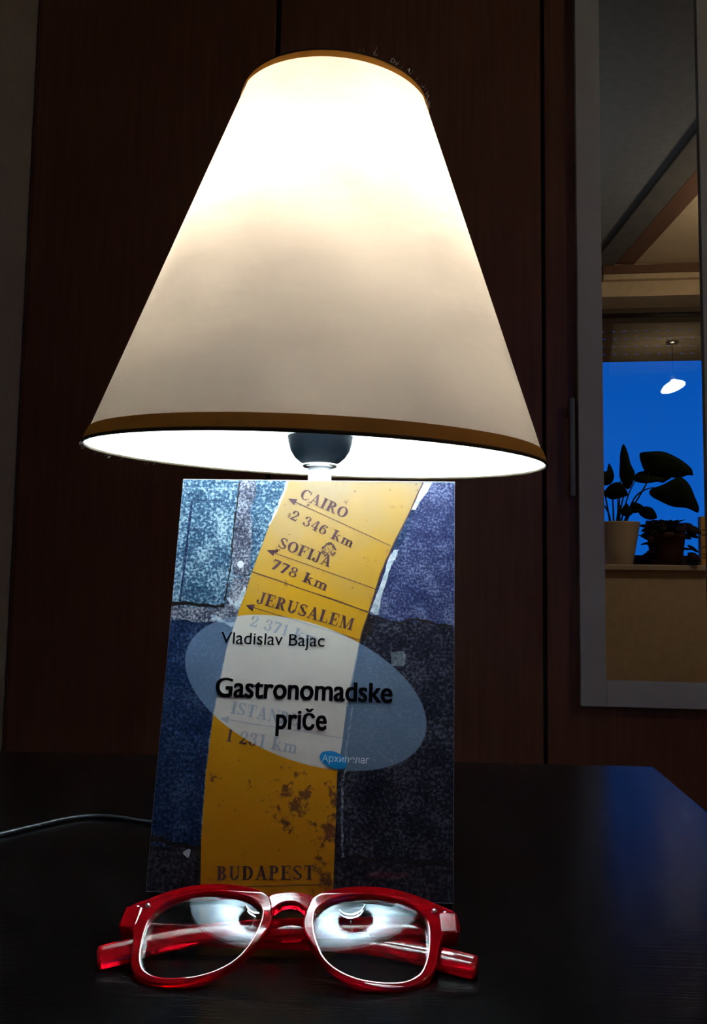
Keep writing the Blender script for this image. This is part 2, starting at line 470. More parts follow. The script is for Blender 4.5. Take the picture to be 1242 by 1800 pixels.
# ceiling beam, the board beside it, a paler panel painting the lit ceiling beyond, and the cornice over the window
th_b = math.atan(0.149)
Mb = Matrix.Translation((0.6115, -0.30, 0)) @ Matrix.Rotation(-th_b, 4, 'Z')
struct('trim_1', box((0, -.405, CE - .014), (0.100, 1.55, CE), .003, Mb), M['beam'])
struct('trim_2', box((0.103, -.39, CE - .010), (0.185, 1.55, CE), .002, Mb), M['board'])
struct('trim_3', box((0.187, -.38, CE - .006), (0.75, 1.2, CE), 0, Mb), M['wall'])  # same ceiling, its lit look put in as a paler slab
struct('trim_4', box((0.60, YW, CE - .050), (X1, YW + .018, CE - .012), .002), M['board'])
struct('trim_5', box((0.60, YW, CE - .082), (X1, YW + .030, CE - .056), .004), M['wall'])

# window: frame, pane, sill
wn = bpy.data.objects.new('window_1', None); COL.objects.link(wn); wn.location = ((WX0 + WX1) / 2, YW - .19, WZ0); wn['kind'] = 'structure'
wl = wn.location
def wbox(name, a, b, mat, bev=.002):
    off = Vector(wl)
    return obj(name, box(Vector(a) - off, Vector(b) - off, bev), mat, wn)
yf = YW - .19
wbox('frame_stile', (WX0, yf - .03, WZ0), (WX0 + .07, yf + .03, WZ1), M['window_frame'])
wbox('frame_stile', (WX1 - .07, yf - .03, WZ0), (WX1, yf + .03, WZ1), M['window_frame'])
wbox('frame_rail', (WX0 + .07, yf - .03, WZ0), (WX1 - .07, yf + .03, WZ0 + .07), M['window_frame'])
wbox('frame_rail', (WX0 + .07, yf - .03, WZ1 - .022), (WX1 - .07, yf + .03, WZ1), M['window_frame'])
wbox('pane', (WX0 + .07, yf - .002, WZ0 + .07), (WX1 - .07, yf + .002, WZ1 - .022), M['pane'], 0)
wbox('sill', (WX0 - .04, yf + .031, WZ0), (WX1 + .04, YW + .028, WZ0 + .024), M['sill'], .003)

# roller shutter outside the pane, let down over the top fifth
ys = YW - .235
sh = empty('roller_shutter', Matrix.Translation(((WX0 + WX1) / 2, ys, 1.168)), 'brown slatted roller shutter let down over the top of the window in the mirror', 'shutter')
pitch = .0372
for k in range(7):
    z0 = 1.168 + k * pitch
    if z0 > WZ1 - .01: break
    bm = bmesh.new()
    off = Vector(sh.location)
    zt = min(z0 + pitch, WZ1)
    xa, xb = WX0 + .005, WX1 - .005
    link_h = .0036 if k < 4 else .0006
    add_box(bm, Vector((xa, ys - .0045, z0)) - off, Vector((xb, ys + .0045, zt - link_h)) - off, .0015)
    if k < 4:
        x = xa + (.010, .004, .012, .004)[k]; prev = xa
        while x < xb:
            add_box(bm, Vector((prev, ys - .002, zt - link_h - .0005)) - off, Vector((x, ys + .002, zt + .001)) - off)
            prev = x + .0135; x += .0505
        if prev < xb:
            add_box(bm, Vector((prev, ys - .002, zt - link_h - .0005)) - off, Vector((xb, ys + .002, zt + .001)) - off)
    obj('slat', bm, M['shutter'], sh)

# ------------------------------------------------------------------ wardrobe
YD = 1.40
wr = empty('wardrobe', Matrix.Translation((0.38, YD, FL)), 'tall reddish brown wardrobe filling the wall behind the lamp', 'wardrobe')
wo = Vector(wr.location)
def wbx(name, a, b, mat, bev=.0015, parent=None):
    return obj(name, box(Vector(a) - wo, Vector(b) - wo, bev), mat, parent or wr)
TOPW = 1.50
wbx('side_panel', (X0 + .004, YD + .004, FL), (X0 + .022, YB - .01, TOPW), M['wardrobe'])
wbx('side_panel', (X1 - .022, YD + .004, FL), (X1 - .004, YB - .01, TOPW), M['wardrobe'])
wbx('top_panel', (X0 + .022, YD + .02, TOPW - .02), (X1 - .022, YB - .01, TOPW), M['wardrobe'])
wbx('plinth', (X0 + .022, YD + .03, FL), (X1 - .022, YD + .05, FL + .07), M['wardrobe'])
wbx('gap_shade_sheet', (X0 + .022, YD + .024, FL + .07), (X1 - .022, YD + .030, TOPW - .02), M['gap'])  # near-black sheet close behind the doors, shade of the seams put in as colour
seams = [-0.8535, -0.3615, 0.1365, 0.632, 1.13, 1.716]
for i in range(5):
    d = wbx('door', (seams[i] + (.009 if i == 0 else .0035), YD, FL + .075), (seams[i + 1] - (.0075 if i == 0 else .0035), YD + .02, TOPW - .022), M['wardrobe'])
    if i == 2:
        hb = bmesh.new()
        add_box(hb, Vector((.1775, YD - .026, .288)) - wo, Vector((.1875, YD - .017, .462)) - wo, .003)
        add_box(hb, Vector((.179, YD - .018, .300)) - wo, Vector((.186, YD + .001, .312)) - wo)
        add_box(hb, Vector((.179, YD - .018, .438)) - wo, Vector((.186, YD + .001, .450)) - wo)
        h = obj('handle', hb, M['handle'], d); h['label'] = 'slim grey bar handle beside the mirror'
    elif i in (3,):
        hb = bmesh.new()
        add_box(hb, Vector((seams[i] + .04, YD - .026, .288)) - wo, Vector((seams[i] + .05, YD - .017, .462)) - wo, .003)
        add_box(hb, Vector((seams[i] + .0415, YD - .018, .300)) - wo, Vector((seams[i] + .0485, YD + .001, .312)) - wo)
        add_box(hb, Vector((seams[i] + .0415, YD - .018, .438)) - wo, Vector((seams[i] + .0485, YD + .001, .450)) - wo)
        obj('handle', hb, M['handle'], d)

# ------------------------------------------------------------------ mirror hanging on the third door
YM = 1.3795
mi = empty('wall_mirror', Matrix.Translation((0.321, YD - .0005, -0.0685)), 'tall mirror in pale grey frame hanging on the right wardrobe door', 'mirror')
mo = Vector(mi.location)
mx0, mx1, mz0, mz1, fw_ = 0.1935, 0.4495, -0.0685, 1.44, 0.0425
def mbx(name, a, b, mat, bev=.001):
    return obj(name, box(Vector(a) - mo, Vector(b) - mo, bev), mat, mi)
mbx('frame_stile', (mx0, YM, mz0), (mx0 + fw_, YD - .0008, mz1), M['mirror_frame'])
mbx('frame_stile', (mx1 - fw_, YM, mz0), (mx1, YD - .0008, mz1), M['mirror_frame'])
mbx('frame_rail', (mx0 + fw_, YM, mz0), (mx1 - fw_, YD - .0008, mz0 + fw_), M['mirror_frame'])
mbx('frame_rail', (mx0 + fw_, YM, mz1 - fw_), (mx1 - fw_, YD - .0008, mz1), M['mirror_frame'])
mbx('mirror_glass', (mx0 + fw_, 1.388, mz0 + fw_), (mx1 - fw_, 1.392, mz1 - fw_), M['mirror'], 0)

# ------------------------------------------------------------------ small pendant lamp behind the viewer, seen as a glint in the window pane
pd = empty('pendant_lamp', Matrix.Translation((1.204, 0.086, CE)), 'small warm pendant lamp, seen as bright glint in the window pane', 'lamp')
obj('ceiling_rose', lathe([(0, 0), (.04, 0), (.04, -.006), (.030, -.018), (.006, -.022), (0, -.022)], 32), M['metal'], pd, True)
obj('pendant_cord', tube([Vector((0, 0, -.02)), Vector((0, 0, -.10)), Vector((0, 0, -.212))], .0025, 8), M['cord'], pd, True)
obj('pendant_cap', lathe([(0, -.208), (.012, -.208), (.017, -.220), (.018, -.241), (0, -.241)], 32), M['metal'], pd, True)
bm = lathe([(0, -.240), (.018, -.241), (.040, -.252), (.054, -.268), (.057, -.285), (.044, -.299), (.022, -.308), (0, -.310)], 40)
for v in bm.verts:
    a = math.atan2(v.co.y, v.co.x); k = 1 + .16 * math.cos(5 * a + .6)
    v.co.x *= k; v.co.y *= k
    v.co.z += v.co.x * .22
    v.co.x += (v.co.z + .27) * .35
obj('glass_shade', bm, M['pendant_glow'], pd, True)

# ------------------------------------------------------------------ plants and carton on the window sill
ZS = WZ0 + .0242
def leaf_mesh(outline, y, lean, cup, x_ax=None):
    """A thick, gently cupped blade. outline = (x, z) round the edge in the room; lean = dy per metre along x and z."""
    pts = crom(outline, 4)
    c = sum(pts, Vector((0, 0))) / len(pts)
    bm = bmesh.new()
    rings = []
    def yy(p, s): return y + lean[0] * (p.x - c.x) + lean[1] * (p.y - c.y) + cup * (1 - s * s)
    for side in (0, 1):
        rr = []
        for s in (1.0, .66, .33):
            q = [c + (p - c) * s for p in pts]
            rr.append([bm.verts.new((p.x, yy(p, s) + side * .0016, p.y)) for p in q])
        ce = bm.verts.new((c.x, y + cup + side * .0016, c.y))
        n = len(pts)
        for A, B in zip(rr, rr[1:]):
            for i in range(n): bm.faces.new((A[i], A[(i + 1) % n], B[(i + 1) % n], B[i]))
        for i in range(n): bm.faces.new((rr[-1][i], rr[-1][(i + 1) % n], ce))
        rings.append(rr[0])
    n = len(pts)
    for i in range(n): bm.faces.new((rings[0][i], rings[0][(i + 1) % n], rings[1][(i + 1) % n], rings[1][i]))
    return bm

def shift(bm, off):
    for v in bm.verts: v.co -= off
    return bm

pl = empty('potted_plant', Matrix.Translation((0.664, -.785, ZS)), 'large-leaved plant in cream pot, dark against the blue sky in the mirror', 'plant')
po = Vector(pl.location)
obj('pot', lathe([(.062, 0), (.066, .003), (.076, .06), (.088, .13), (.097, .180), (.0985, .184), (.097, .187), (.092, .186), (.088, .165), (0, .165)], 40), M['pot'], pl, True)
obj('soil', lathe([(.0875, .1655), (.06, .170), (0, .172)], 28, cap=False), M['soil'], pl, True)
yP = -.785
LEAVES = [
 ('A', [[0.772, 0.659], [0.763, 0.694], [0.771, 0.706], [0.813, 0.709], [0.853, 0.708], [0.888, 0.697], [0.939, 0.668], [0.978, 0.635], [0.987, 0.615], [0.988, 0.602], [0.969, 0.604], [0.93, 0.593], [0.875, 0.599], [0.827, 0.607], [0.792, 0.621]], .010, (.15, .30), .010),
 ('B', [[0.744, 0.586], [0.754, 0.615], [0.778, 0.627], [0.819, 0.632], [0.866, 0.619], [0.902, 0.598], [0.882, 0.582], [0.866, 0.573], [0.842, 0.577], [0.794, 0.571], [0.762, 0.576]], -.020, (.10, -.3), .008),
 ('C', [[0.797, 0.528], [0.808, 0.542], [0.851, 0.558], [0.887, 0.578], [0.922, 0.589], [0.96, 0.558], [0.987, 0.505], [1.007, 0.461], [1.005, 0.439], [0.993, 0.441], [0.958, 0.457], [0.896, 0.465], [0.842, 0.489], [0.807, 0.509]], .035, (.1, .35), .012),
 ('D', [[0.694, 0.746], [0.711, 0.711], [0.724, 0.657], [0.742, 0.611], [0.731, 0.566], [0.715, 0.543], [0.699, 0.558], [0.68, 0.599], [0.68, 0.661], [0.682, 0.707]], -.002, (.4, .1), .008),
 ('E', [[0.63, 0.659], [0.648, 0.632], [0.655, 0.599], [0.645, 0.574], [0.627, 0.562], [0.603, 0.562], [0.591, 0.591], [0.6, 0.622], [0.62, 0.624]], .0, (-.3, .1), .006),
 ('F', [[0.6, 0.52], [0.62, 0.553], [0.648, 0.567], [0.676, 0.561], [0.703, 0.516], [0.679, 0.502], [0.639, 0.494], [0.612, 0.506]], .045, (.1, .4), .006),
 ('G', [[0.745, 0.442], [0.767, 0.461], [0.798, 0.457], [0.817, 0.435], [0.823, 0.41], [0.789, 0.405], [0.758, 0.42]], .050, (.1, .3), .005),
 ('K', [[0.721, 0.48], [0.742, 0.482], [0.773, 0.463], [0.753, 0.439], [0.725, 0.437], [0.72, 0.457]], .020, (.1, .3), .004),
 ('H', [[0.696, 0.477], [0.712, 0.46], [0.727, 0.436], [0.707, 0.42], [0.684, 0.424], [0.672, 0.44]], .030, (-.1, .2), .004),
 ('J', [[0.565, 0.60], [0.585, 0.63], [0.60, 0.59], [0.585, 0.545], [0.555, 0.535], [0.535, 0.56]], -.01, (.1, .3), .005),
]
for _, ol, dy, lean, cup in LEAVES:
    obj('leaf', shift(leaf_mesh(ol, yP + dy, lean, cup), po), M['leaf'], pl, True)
STEMS = [([(.661, .37), (.674, .475), (.68, .582)], 0, -.002), ([(.665, .37), (.686, .483), (.703, .541)], 0, .0), ([(.685, .37), (.734, .496), (.779, .537), (.818, .547)], .0, .035),
         ([(.649, .37), (.646, .496), (.635, .558)], 0, .0), ([(.637, .37), (.615, .508), (.603, .558)], 0, .0), ([(.639, .37), (.626, .442), (.590, .50), (.58, .545)], 0, -.01),
         ([(.690, .37), (.722, .442), (.761, .445)], .01, .05), ([(.673, .37), (.715, .516), (.752, .59)], 0, -.02), ([(.676, .37), (.790, .565), (.80, .62)], 0, .01),
         ([(.655, .37), (.662, .44), (.66, .52)], .01, .045), ([(.668, .37), (.672, .42), (.672, .47)], .01, .03)]
for pts, y0, y1 in STEMS:
    n = len(pts)
    path = crom([(x, yP + y0 + (y1 - y0) * i / (n - 1), z) for i, (x, z) in enumerate(pts)], 6, False)
    obj('stem', shift(tube(path, [.0045 - .0022 * i / (len(path) - 1) for i in range(len(path))], 8), po), M['stem'], pl, True)

p2 = empty('potted_plant', Matrix.Translation((0.868, -.765, ZS)), 'low bushy dark plant in a dull red pot on the sill in the mirror', 'plant')
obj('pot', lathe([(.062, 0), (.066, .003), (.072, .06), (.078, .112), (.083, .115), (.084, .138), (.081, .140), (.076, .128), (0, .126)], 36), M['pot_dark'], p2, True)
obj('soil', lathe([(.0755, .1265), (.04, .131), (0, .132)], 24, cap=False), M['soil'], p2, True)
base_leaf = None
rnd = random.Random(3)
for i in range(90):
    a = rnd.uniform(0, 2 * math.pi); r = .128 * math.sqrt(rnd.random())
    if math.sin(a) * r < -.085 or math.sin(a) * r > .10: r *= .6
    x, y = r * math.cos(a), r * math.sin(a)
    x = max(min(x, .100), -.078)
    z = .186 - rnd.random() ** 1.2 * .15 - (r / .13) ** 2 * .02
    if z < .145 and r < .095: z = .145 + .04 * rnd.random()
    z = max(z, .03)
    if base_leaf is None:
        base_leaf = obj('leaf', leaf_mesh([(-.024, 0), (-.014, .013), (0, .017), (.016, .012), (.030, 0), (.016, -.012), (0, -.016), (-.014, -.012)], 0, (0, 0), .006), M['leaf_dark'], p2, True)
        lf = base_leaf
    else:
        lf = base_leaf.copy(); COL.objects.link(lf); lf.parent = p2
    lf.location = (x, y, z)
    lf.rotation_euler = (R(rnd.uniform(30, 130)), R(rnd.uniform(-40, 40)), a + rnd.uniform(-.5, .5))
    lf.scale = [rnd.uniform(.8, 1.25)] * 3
bm = bmesh.new()
for i in range(22):
    a = rnd.uniform(0, 2 * math.pi); q = rnd.uniform(.05, .12)
    add_tube(bm, crom([(0, 0, .115), (.4 * q * math.cos(a), .4 * q * math.sin(a), .15), (q * math.cos(a), q * .7 * math.sin(a), .145)], 4, False), .0018, 6)
st = obj('stems', bm, M['stem'], p2); st['kind'] = 'stuff'

cb = empty('yellow_carton', Matrix.Translation((1.066, -.77, ZS)) @ Matrix.Rotation(R(4), 4, 'Z'), 'upright yellow carton at the right end of the sill in the mirror', 'carton')
obj('carton_body', box((-.055, -.03, 0), (.055, .03, .212), .002), M['yellow_box'], cb)
bm = bmesh.new()
for k, (zz_, w_) in enumerate(((.150, .05), (.128, .07), (.075, .06), (.045, .08), (.030, .04))):
    add_box(bm, (-.05, .0298, zz_), (-.05 + w_, .0304, zz_ + .006))
o_ = obj('printed_bands', bm, M['ink_box'], cb); o_['kind'] = 'stuff'

# ------------------------------------------------------------------ desk
dk = empty('desk', Matrix.Translation((0.148, 0.655, FL)) @ Matrix.Rotation(R(3.0), 4, 'Z'), 'black-brown wood desk under the lamp, book and glasses', 'desk')
H0 = -FL
obj('desk_top', box((-.90, -.56, H0 - .034), (0, 0, H0), .0015), M['desk'], dk)
for lx in (-.87, -.07):
    for ly in (-.53, -.07):
        obj('leg', box((lx, ly, 0), (lx + .045, ly + .045, H0 - .0345), .002), M['desk'], dk)
obj('apron', box((-.82, -.05, H0 - .12), (-.075, -.035, H0 - .0345), .001), M['desk'], dk)
obj('apron', box((-.82, -.525, H0 - .12), (-.075, -.51, H0 - .0345), .001), M['desk'], dk)

# ------------------------------------------------------------------ table lamp
lm = empty('table_lamp', Matrix.Translation((-.0843, .4436, 0)) @ Matrix.Rotation(YAW, 4, 'Z'), 'lit table lamp with a cream cloth cone shade, standing behind the book', 'lamp')
RB, RT, HS = .1279, .0526, .2072
zb = .2149
sn = Vector((math.sin(.0306), -math.sin(.0518), 1)).normalized()
ax_x = Vector((1, 0, 0)); ax_y = sn.cross(ax_x).normalized(); ax_x = ax_y.cross(sn)
MS = frame_matrix((0, 0, zb), ax_x, ax_y, sn)
def rad(z): return RB + (RT - RB) * z / HS
sh_ = obj('lamp_shade', lathe([(rad(HS * i / 24), HS * i / 24) for i in range(25)], 128, cap=False), M['shade'], lm, True)
sh_.matrix_local = MS
sh_['label'] = 'cream cloth cone shade glowing from the bulb inside'
def band(z0, z1, name):
    bm = bmesh.new()
    o = .0007
    n = 128
    prof = [(rad(z0) + o, z0), (rad((z0 + z1) / 2) + o + .0003, (z0 + z1) / 2), (rad(z1) + o, z1)]
    return obj(name, lathe(prof, n, cap=False), M['tape'], sh_, True)
b1 = band(-.0008, .0068, 'hem_tape'); b1['label'] = 'ochre tape bound round the lower edge'
b2 = band(HS - .0042, HS + .0012, 'hem_tape'); b2['label'] = 'ochre tape bound round the upper edge'
def ring(rr, z, t, name, mat, par):
    bm = bmesh.new(); n = 128; k = 8; V = []
    for i in range(n):
        a = 2 * math.pi * i / n
        V.append([bm.verts.new(((rr + t * math.cos(2 * math.pi * j / k)) * math.cos(a), (rr + t * math.cos(2 * math.pi * j / k)) * math.sin(a), z + t * math.sin(2 * math.pi * j / k))) for j in range(k)])
    for i in range(n):
        for j in range(k):
            bm.faces.new((V[i][j], V[(i + 1) % n][j], V[(i + 1) % n][(j + 1) % k], V[i][(j + 1) % k]))
    return obj(name, bm, mat, par, True)
ring(RB + .0007, -.0006, .0009, 'rim_wire', M['tape_fold_shade'], sh_)
ring(RT, HS + .0006, .0009, 'rim_wire', M['tape_fold_shade'], sh_)
# wire clip that carries the shade on the bulb
bm = bmesh.new()
LB = Vector((0, 0, zb))
for k in range(3):
    a = R(20 + 120 * k)
    d = Vector((math.cos(a), math.sin(a), 0))
    add_tube(bm, crom([d * .0315 + Vector((0, 0, .122)), d * .034 + Vector((0, 0, .150)), d * .040 + Vector((0, 0, .190)), d * (RT - .001) + Vector((0, 0, HS - .003))], 5, False), .0009, 6)
obj('bulb_clip', bm, M['metal'], sh_, True)

# lint caught on the tapes
bm = bmesh.new(); rl = random.Random(11)
for i in range(90):
    top = i < 55
    a = rl.uniform(R(-75), R(40)) if top else rl.uniform(R(150), R(235))
    rr, z = (RT + .0012, HS + .0012) if top else (RB + .001, -.0012)
    c = Vector((rr * math.cos(a), rr * math.sin(a), z))
    q = Vector((math.cos(a) * .6, math.sin(a) * .6, .8 if top else -.8)) * rl.uniform(.0008, .0026)
    w = Vector((rl.uniform(-1, 1), rl.uniform(-1, 1), rl.uniform(-.5, .5))) * .0012
    add_tube(bm, [c, c + q * .5 + w, c + q + w * rl.uniform(-1, 1.6)], .00007, 4)
o_ = obj('lint', bm, M['paper'], sh_); o_['kind'] = 'stuff'

obj('lamp_body', lathe([(.056, 0), (.058, .003), (.057, .009), (.046, .015), (.026, .023), (.017, .036), (.018, .056), (.028, .088), (.038, .118), (.0438, .148), (.0425, .166), (.034, .181), (.020, .190), (.0095, .1955), (.0068, .199), (.0066, .2100), (0, .2100)], 48), M['ceramic'], lm, True)
obj('lamp_collar', lathe([(.0095, .2100), (.0098, .2105), (.0098, .2122), (.0085, .2128)], 32), M['metal'], lm, True)
obj('lamp_socket', lathe([(.0088, .2118), (.0115, .2130), (.0145, .2156), (.0170, .2195), (.0184, .2245), (.0190, .2300), (.0190, .2330), (.0186, .2336), (.0186, .262), (.0150, .263), (0, .263)], 48), M['socket'], lm, True)
obj('socket_ring', lathe([(.0188, .2276), (.0193, .2277), (.0194, .2318), (.0188, .2320)], 48), M['white_plastic'], lm, True)
bb = obj('bulb', lathe([(.0296, .3175), (.0300, .3220), (.0298, .3275), (.0282, .3370), (.0240, .3460), (.0170, .3525), (.0085, .3558), (0, .3565)], 40), M['bulb'], lm, True)
obj('bulb_base', lathe([(.0130, .2632), (.0135, .268), (.0165, .274), (.0225, .285), (.0275, .3020), (.0294, .3100), (.0299, .3174)], 40), M['white_plastic'], bb, True)
# the cord runs out over the desk to the left (points in the room)
inv = lm.matrix_world.inverted()
cp = [(-.142, .452, .0030), (-.160, .4555, .0014), (-.185, .4600, .0014), (-.2146, .4672, .0014), (-.2336, .4622, .0014), (-.2482, .4437, .0014), (-.2592, .4280, .0014), (-.2900, .3850, .0014), (-.36, .33, .0014), (-.46, .36, .0014), (-.60, .42, .0014)]
obj('power_cord', tube([inv @ p for p in crom(cp, 6, False)], .0012, 10), M['cord'], lm, True)

# ------------------------------------------------------------------ the book
bo = Vector((-0.07527549, 0.36164766, 0.001)); bU = Vector((0.99867923, 0.0510751, -0.00558008)); bV = Vector((-0.00288612, 0.16420189, 0.98642253)); bN = Vector((0.05129789, -0.98510359, 0.16413242))
bk = empty('book', frame_matrix(bo, bU, bV, bN), 'paperback with yellow road-sign cover, leaning upright against the lamp', 'book')
V0, V1, HW, TH = .0016, .198, .070, .0118
fc = obj('front_cover', box((-HW, V0, -.00045), (HW, V1, 0)), M['cover_paper'], bk)
obj('back_cover', box((-HW, V0, -TH), (HW, V1, -TH + .00045)), M['cover_paper'], bk)
obj('spine', box((-HW, V0, -TH + .00045), (-HW + .00045, V1, -.00045)), M['stone_navy'], bk)
obj('page_block', box((-HW + .00046, V0 + .0002, -TH + .00046), (HW - .0003, V1 - .0003, -.00046)), M['paper'], bk)

def cm(p): return Vector(((p[0] - 70.0) * .001, max(p[1], 1.8) * .001))
def inside(p):
    return Vector((min(max(p.x, -HW + .00006), HW - .00006), min(max(p.y, V0 + .0001), V1 - .0003)))  # print stops short of the top edge; bare pale card paints its highlight
def jag(pts, amp, n=5, seed=1):
    r = random.Random(seed)
    res = []
    m = len(pts)
    for i in range(m):
        a, b = pts[i], pts[(i + 1) % m]
        for k in range(n):
            p = a.lerp(b, k / n)
            res.append(p + Vector((r.uniform(-amp, amp), r.uniform(-amp, amp))))
    return res
def printed(name, pts, mat, layer, smooth=0, rough=0.0, sub=5, label=None):
    P = [cm(p) for p in pts]
    if smooth: P = crom(P, smooth)
    if rough: P = jag(P, rough, sub, len(name) + len(pts))
    P = [inside(p) for p in P]
    me = curve_mesh(name, [P])
    o = obj_me(name, me, mat, fc)
    for v in me.vertices: v.co.z = layer * .00004
    if label: o['label'] = label
    return o
def rect(a, b): return [a, (b[0], a[1]), b, (a[0], b[1])]
def line_strip(pts, w, mat, layer, name, rough=0.0):
    P = [cm(p) for p in pts]
    if len(P) > 2: P = crom(P, 4, False)
    L, Rr = [], []
    r = random.Random(len(pts))
    for i, p in enumerate(P):
        t = (P[min(i + 1, len(P) - 1)] - P[max(i - 1, 0)]).normalized(); n = Vector((-t.y, t.x))
        k = w * .5 * (1 + r.uniform(-rough, rough)); k2 = w * .5 * (1 + r.uniform(-rough, rough))
        L.append(p + n * k); Rr.append(p - n * k2)
    bm = bmesh.new()
    a = [bm.verts.new((*inside(p), layer * .00004)) for p in L]; b = [bm.verts.new((*inside(p), layer * .00004)) for p in Rr]
    for i in range(len(P) - 1): bm.faces.new((b[i], b[i + 1], a[i + 1], a[i]))
    return obj(name, bm, mat, fc)

# stones and joints of the photographed wall
printed('printed_stone', rect((0, 126), (62, 198)), M['stone_blue'], 1, label='blue-grey granite block, upper left of cover')
printed('printed_stone', rect((0, 21), (62, 126)), M['stone_navy'], 1, label='navy granite block, left of cover')
printed('printed_stone', rect((0, 0), (62, 21)), M['stone_bottom'], 1, label='dark block, lower left corner of cover')
printed('printed_stone', rect((62, 121), (140, 198)), M['stone_indigo'], 1, label='indigo granite block, upper right of cover')
printed('printed_stone', rect((62, 18), (140, 121)), M['stone_grey'], 1, label='charcoal granite block, right of cover')
printed('printed_stone', rect((62, 0), (140, 18)), M['stone_bottom'], 1, label='dark block, lower right corner of cover')
printed('printed_mortar', [(29.3, 197.9), (38.4, 198.0), (38.2, 190.2), (36.2, 182.3), (37.9, 166.8), (37.9, 156.7), (38.5, 148.5), (35.4, 147.2), (30.3, 148.4), (28.5, 157.2), (28.2, 165.4), (29.1, 173.8), (29.3, 180.3)], M['mortar'], 2, 0, .0004)
printed('printed_mortar', [(-0.8, 131.7), (9.2, 131.9), (20.4, 131.2), (26.6, 131.6), (27.6, 135.3), (28.8, 144.0), (30.4, 147.1), (38.5, 147.3), (38.1, 144.2), (34.1, 131.1), (32.8, 122.6), (26.6, 124.0), (20.9, 124.8), (12.9, 124.6), (6.6, 125.7), (-0.8, 125.0)], M['mortar'], 2, 0, .0004)
printed('printed_mortar', [(97.8, 129.6), (103.2, 127.6), (109.5, 126.1), (113.9, 125.6), (118.8, 126.9), (125.1, 126.7), (132.0, 125.0), (139.7, 124.2), (139.7, 119.0), (133.9, 119.2), (127.0, 120.0), (119.0, 120.1), (109.6, 120.2), (103.4, 120.7), (98.5, 116.9), (96.0, 114.4), (94.4, 115.6)], M['stone_grey'], 2, 0, .0005)
printed('printed_joint', [(97.8, 129.4), (100.7, 126.6), (99.8, 123.7), (100.8, 121.9), (98.4, 120.6), (97.2, 118.1), (95.4, 115.0), (94.5, 115.5)], M['crack'], 3, 0, .0004)
line_strip([(29.7, 196.7), (29.3, 188.8), (28.9, 182.2), (28.5, 173.8), (28.2, 165.4), (28.2, 156.5), (27.8, 148.3), (27.1, 141.5), (26.3, 135.3)], .0008, M['crack'], 3, 'printed_joint', .8)
line_strip([(-0.6, 133.2), (5.9, 133.7), (12.2, 133.3), (20.3, 132.4), (26.5, 133.1)], .0016, M['crack'], 3, 'printed_joint', .5)
line_strip([(97.8, 129.9), (103.2, 128.2), (109.5, 126.7), (113.9, 126.2), (118.8, 127.7), (125.1, 127.5), (131.9, 125.8), (139.4, 124.9)], .0011, M['crack'], 3, 'printed_joint', .6)
line_strip([(90.8, 19.8), (97.5, 19.5), (104.8, 18.3), (113.2, 19.2), (119.9, 18.3), (126.5, 17.4), (132.5, 18.4), (139.4, 17.0)], .0018, M['crack'], 3, 'printed_joint', .5)
line_strip([(-0.8, 24.4), (4.4, 24.0), (10.6, 22.3), (17.9, 21.4), (23.6, 20.5)], .0024, M['crack'], 3, 'printed_joint', .4)
line_strip([(5.6, 186), (4.8, 160), (3.6, 120), (3.4, 80), (3.2, 30)], .0011, M['stone_navy'], 2, 'hinge_crease_line', .3)  # hinge crease of the cover, drawn as a darker line
printed('printed_plaster', [(36.4, 142.6), (34.1, 139.8), (33.1, 136.0), (31.4, 134.2), (28.7, 137.2), (27.5, 136.5), (28.9, 134.1), (31.5, 132.9), (33.5, 130.8), (35.1, 134.2), (36.7, 138.6)], M['plaster'], 3, 0, .0003)
printed('printed_plaster', [(20.3, 125.7), (20.3, 128.4), (23.2, 127.6), (26.4, 125.8), (29.6, 124.4), (32.0, 125.0), (32.7, 123.8), (31.0, 122.3), (27.2, 124.3), (24.0, 125.2)], M['plaster'], 3, 0, .0003)
printed('printed_pebble', [(31.3, 153.5), (32.2, 155.3), (33.6, 155.5), (34.7, 154.2), (34.4, 152.6), (33.0, 151.8)], M['cover_paper'], 3, 4)
printed('printed_pebble', [(15.8, 18.8), (17.8, 20.2), (19.3, 20.0), (19.0, 17.6), (18.2, 16.6), (16.6, 17.6)], M['plaster'], 4, 2)
printed('printed_plaster', [(100.7, 12.3), (104.9, 13.6), (112.2, 13.5), (120.0, 13.5), (118.2, 11.8), (111.0, 11.0), (102.6, 10.7)], M['red_stone'], 3, 3, .0006)
# the yellow strip with its torn white edges
STRIP_L = [(55.0, 199.1), (54.3, 193.7), (49.7, 180.5), (46.3, 173.4), (39.3, 150.4), (36.6, 139.2), (34.1, 131.1), (29.2, 112.3), (26.2, 88.1), (25.0, 79.4), (24.0, 58.4), (23.7, 53.4), (23.9, 24.1), (25.1, 5.0), (25.1, 1.1)]
STRIP_R = [(85.7, 2.1), (85.9, 4.6), (85.9, 19.1), (85.9, 36.2), (85.7, 54.8), (87.5, 69.3), (89.0, 85.8), (91.5, 100.3), (94.4, 117.7), (97.8, 129.9), (103.8, 150.3), (108.6, 162.7), (117.9, 183.3), (123.8, 197.5)]
printed('printed_plaster', [(a - .5, b) for a, b in STRIP_L[7:13]] + [(a + 2, b) for a, b in reversed(STRIP_L[7:13])], M['mortar'], 4, 0, .0002)
printed('printed_plaster', [(55.6, 198.6), (54.1, 197.9), (53.0, 192.3), (51.2, 189.0), (50.3, 183.8), (48.2, 180.5), (47.8, 177.3), (45.8, 174.0), (48.0, 175.0), (53.0, 189.0)], M['cover_paper'], 4, 0, .0003, 3)
printed('printed_plaster', [(124.2, 197.5), (128.7, 197.6), (126.5, 193.5), (124.9, 190.8), (123.0, 188.4), (121.1, 184.7), (119.8, 182.7), (117.2, 183.0)], M['plaster'], 4, 0, .0003)
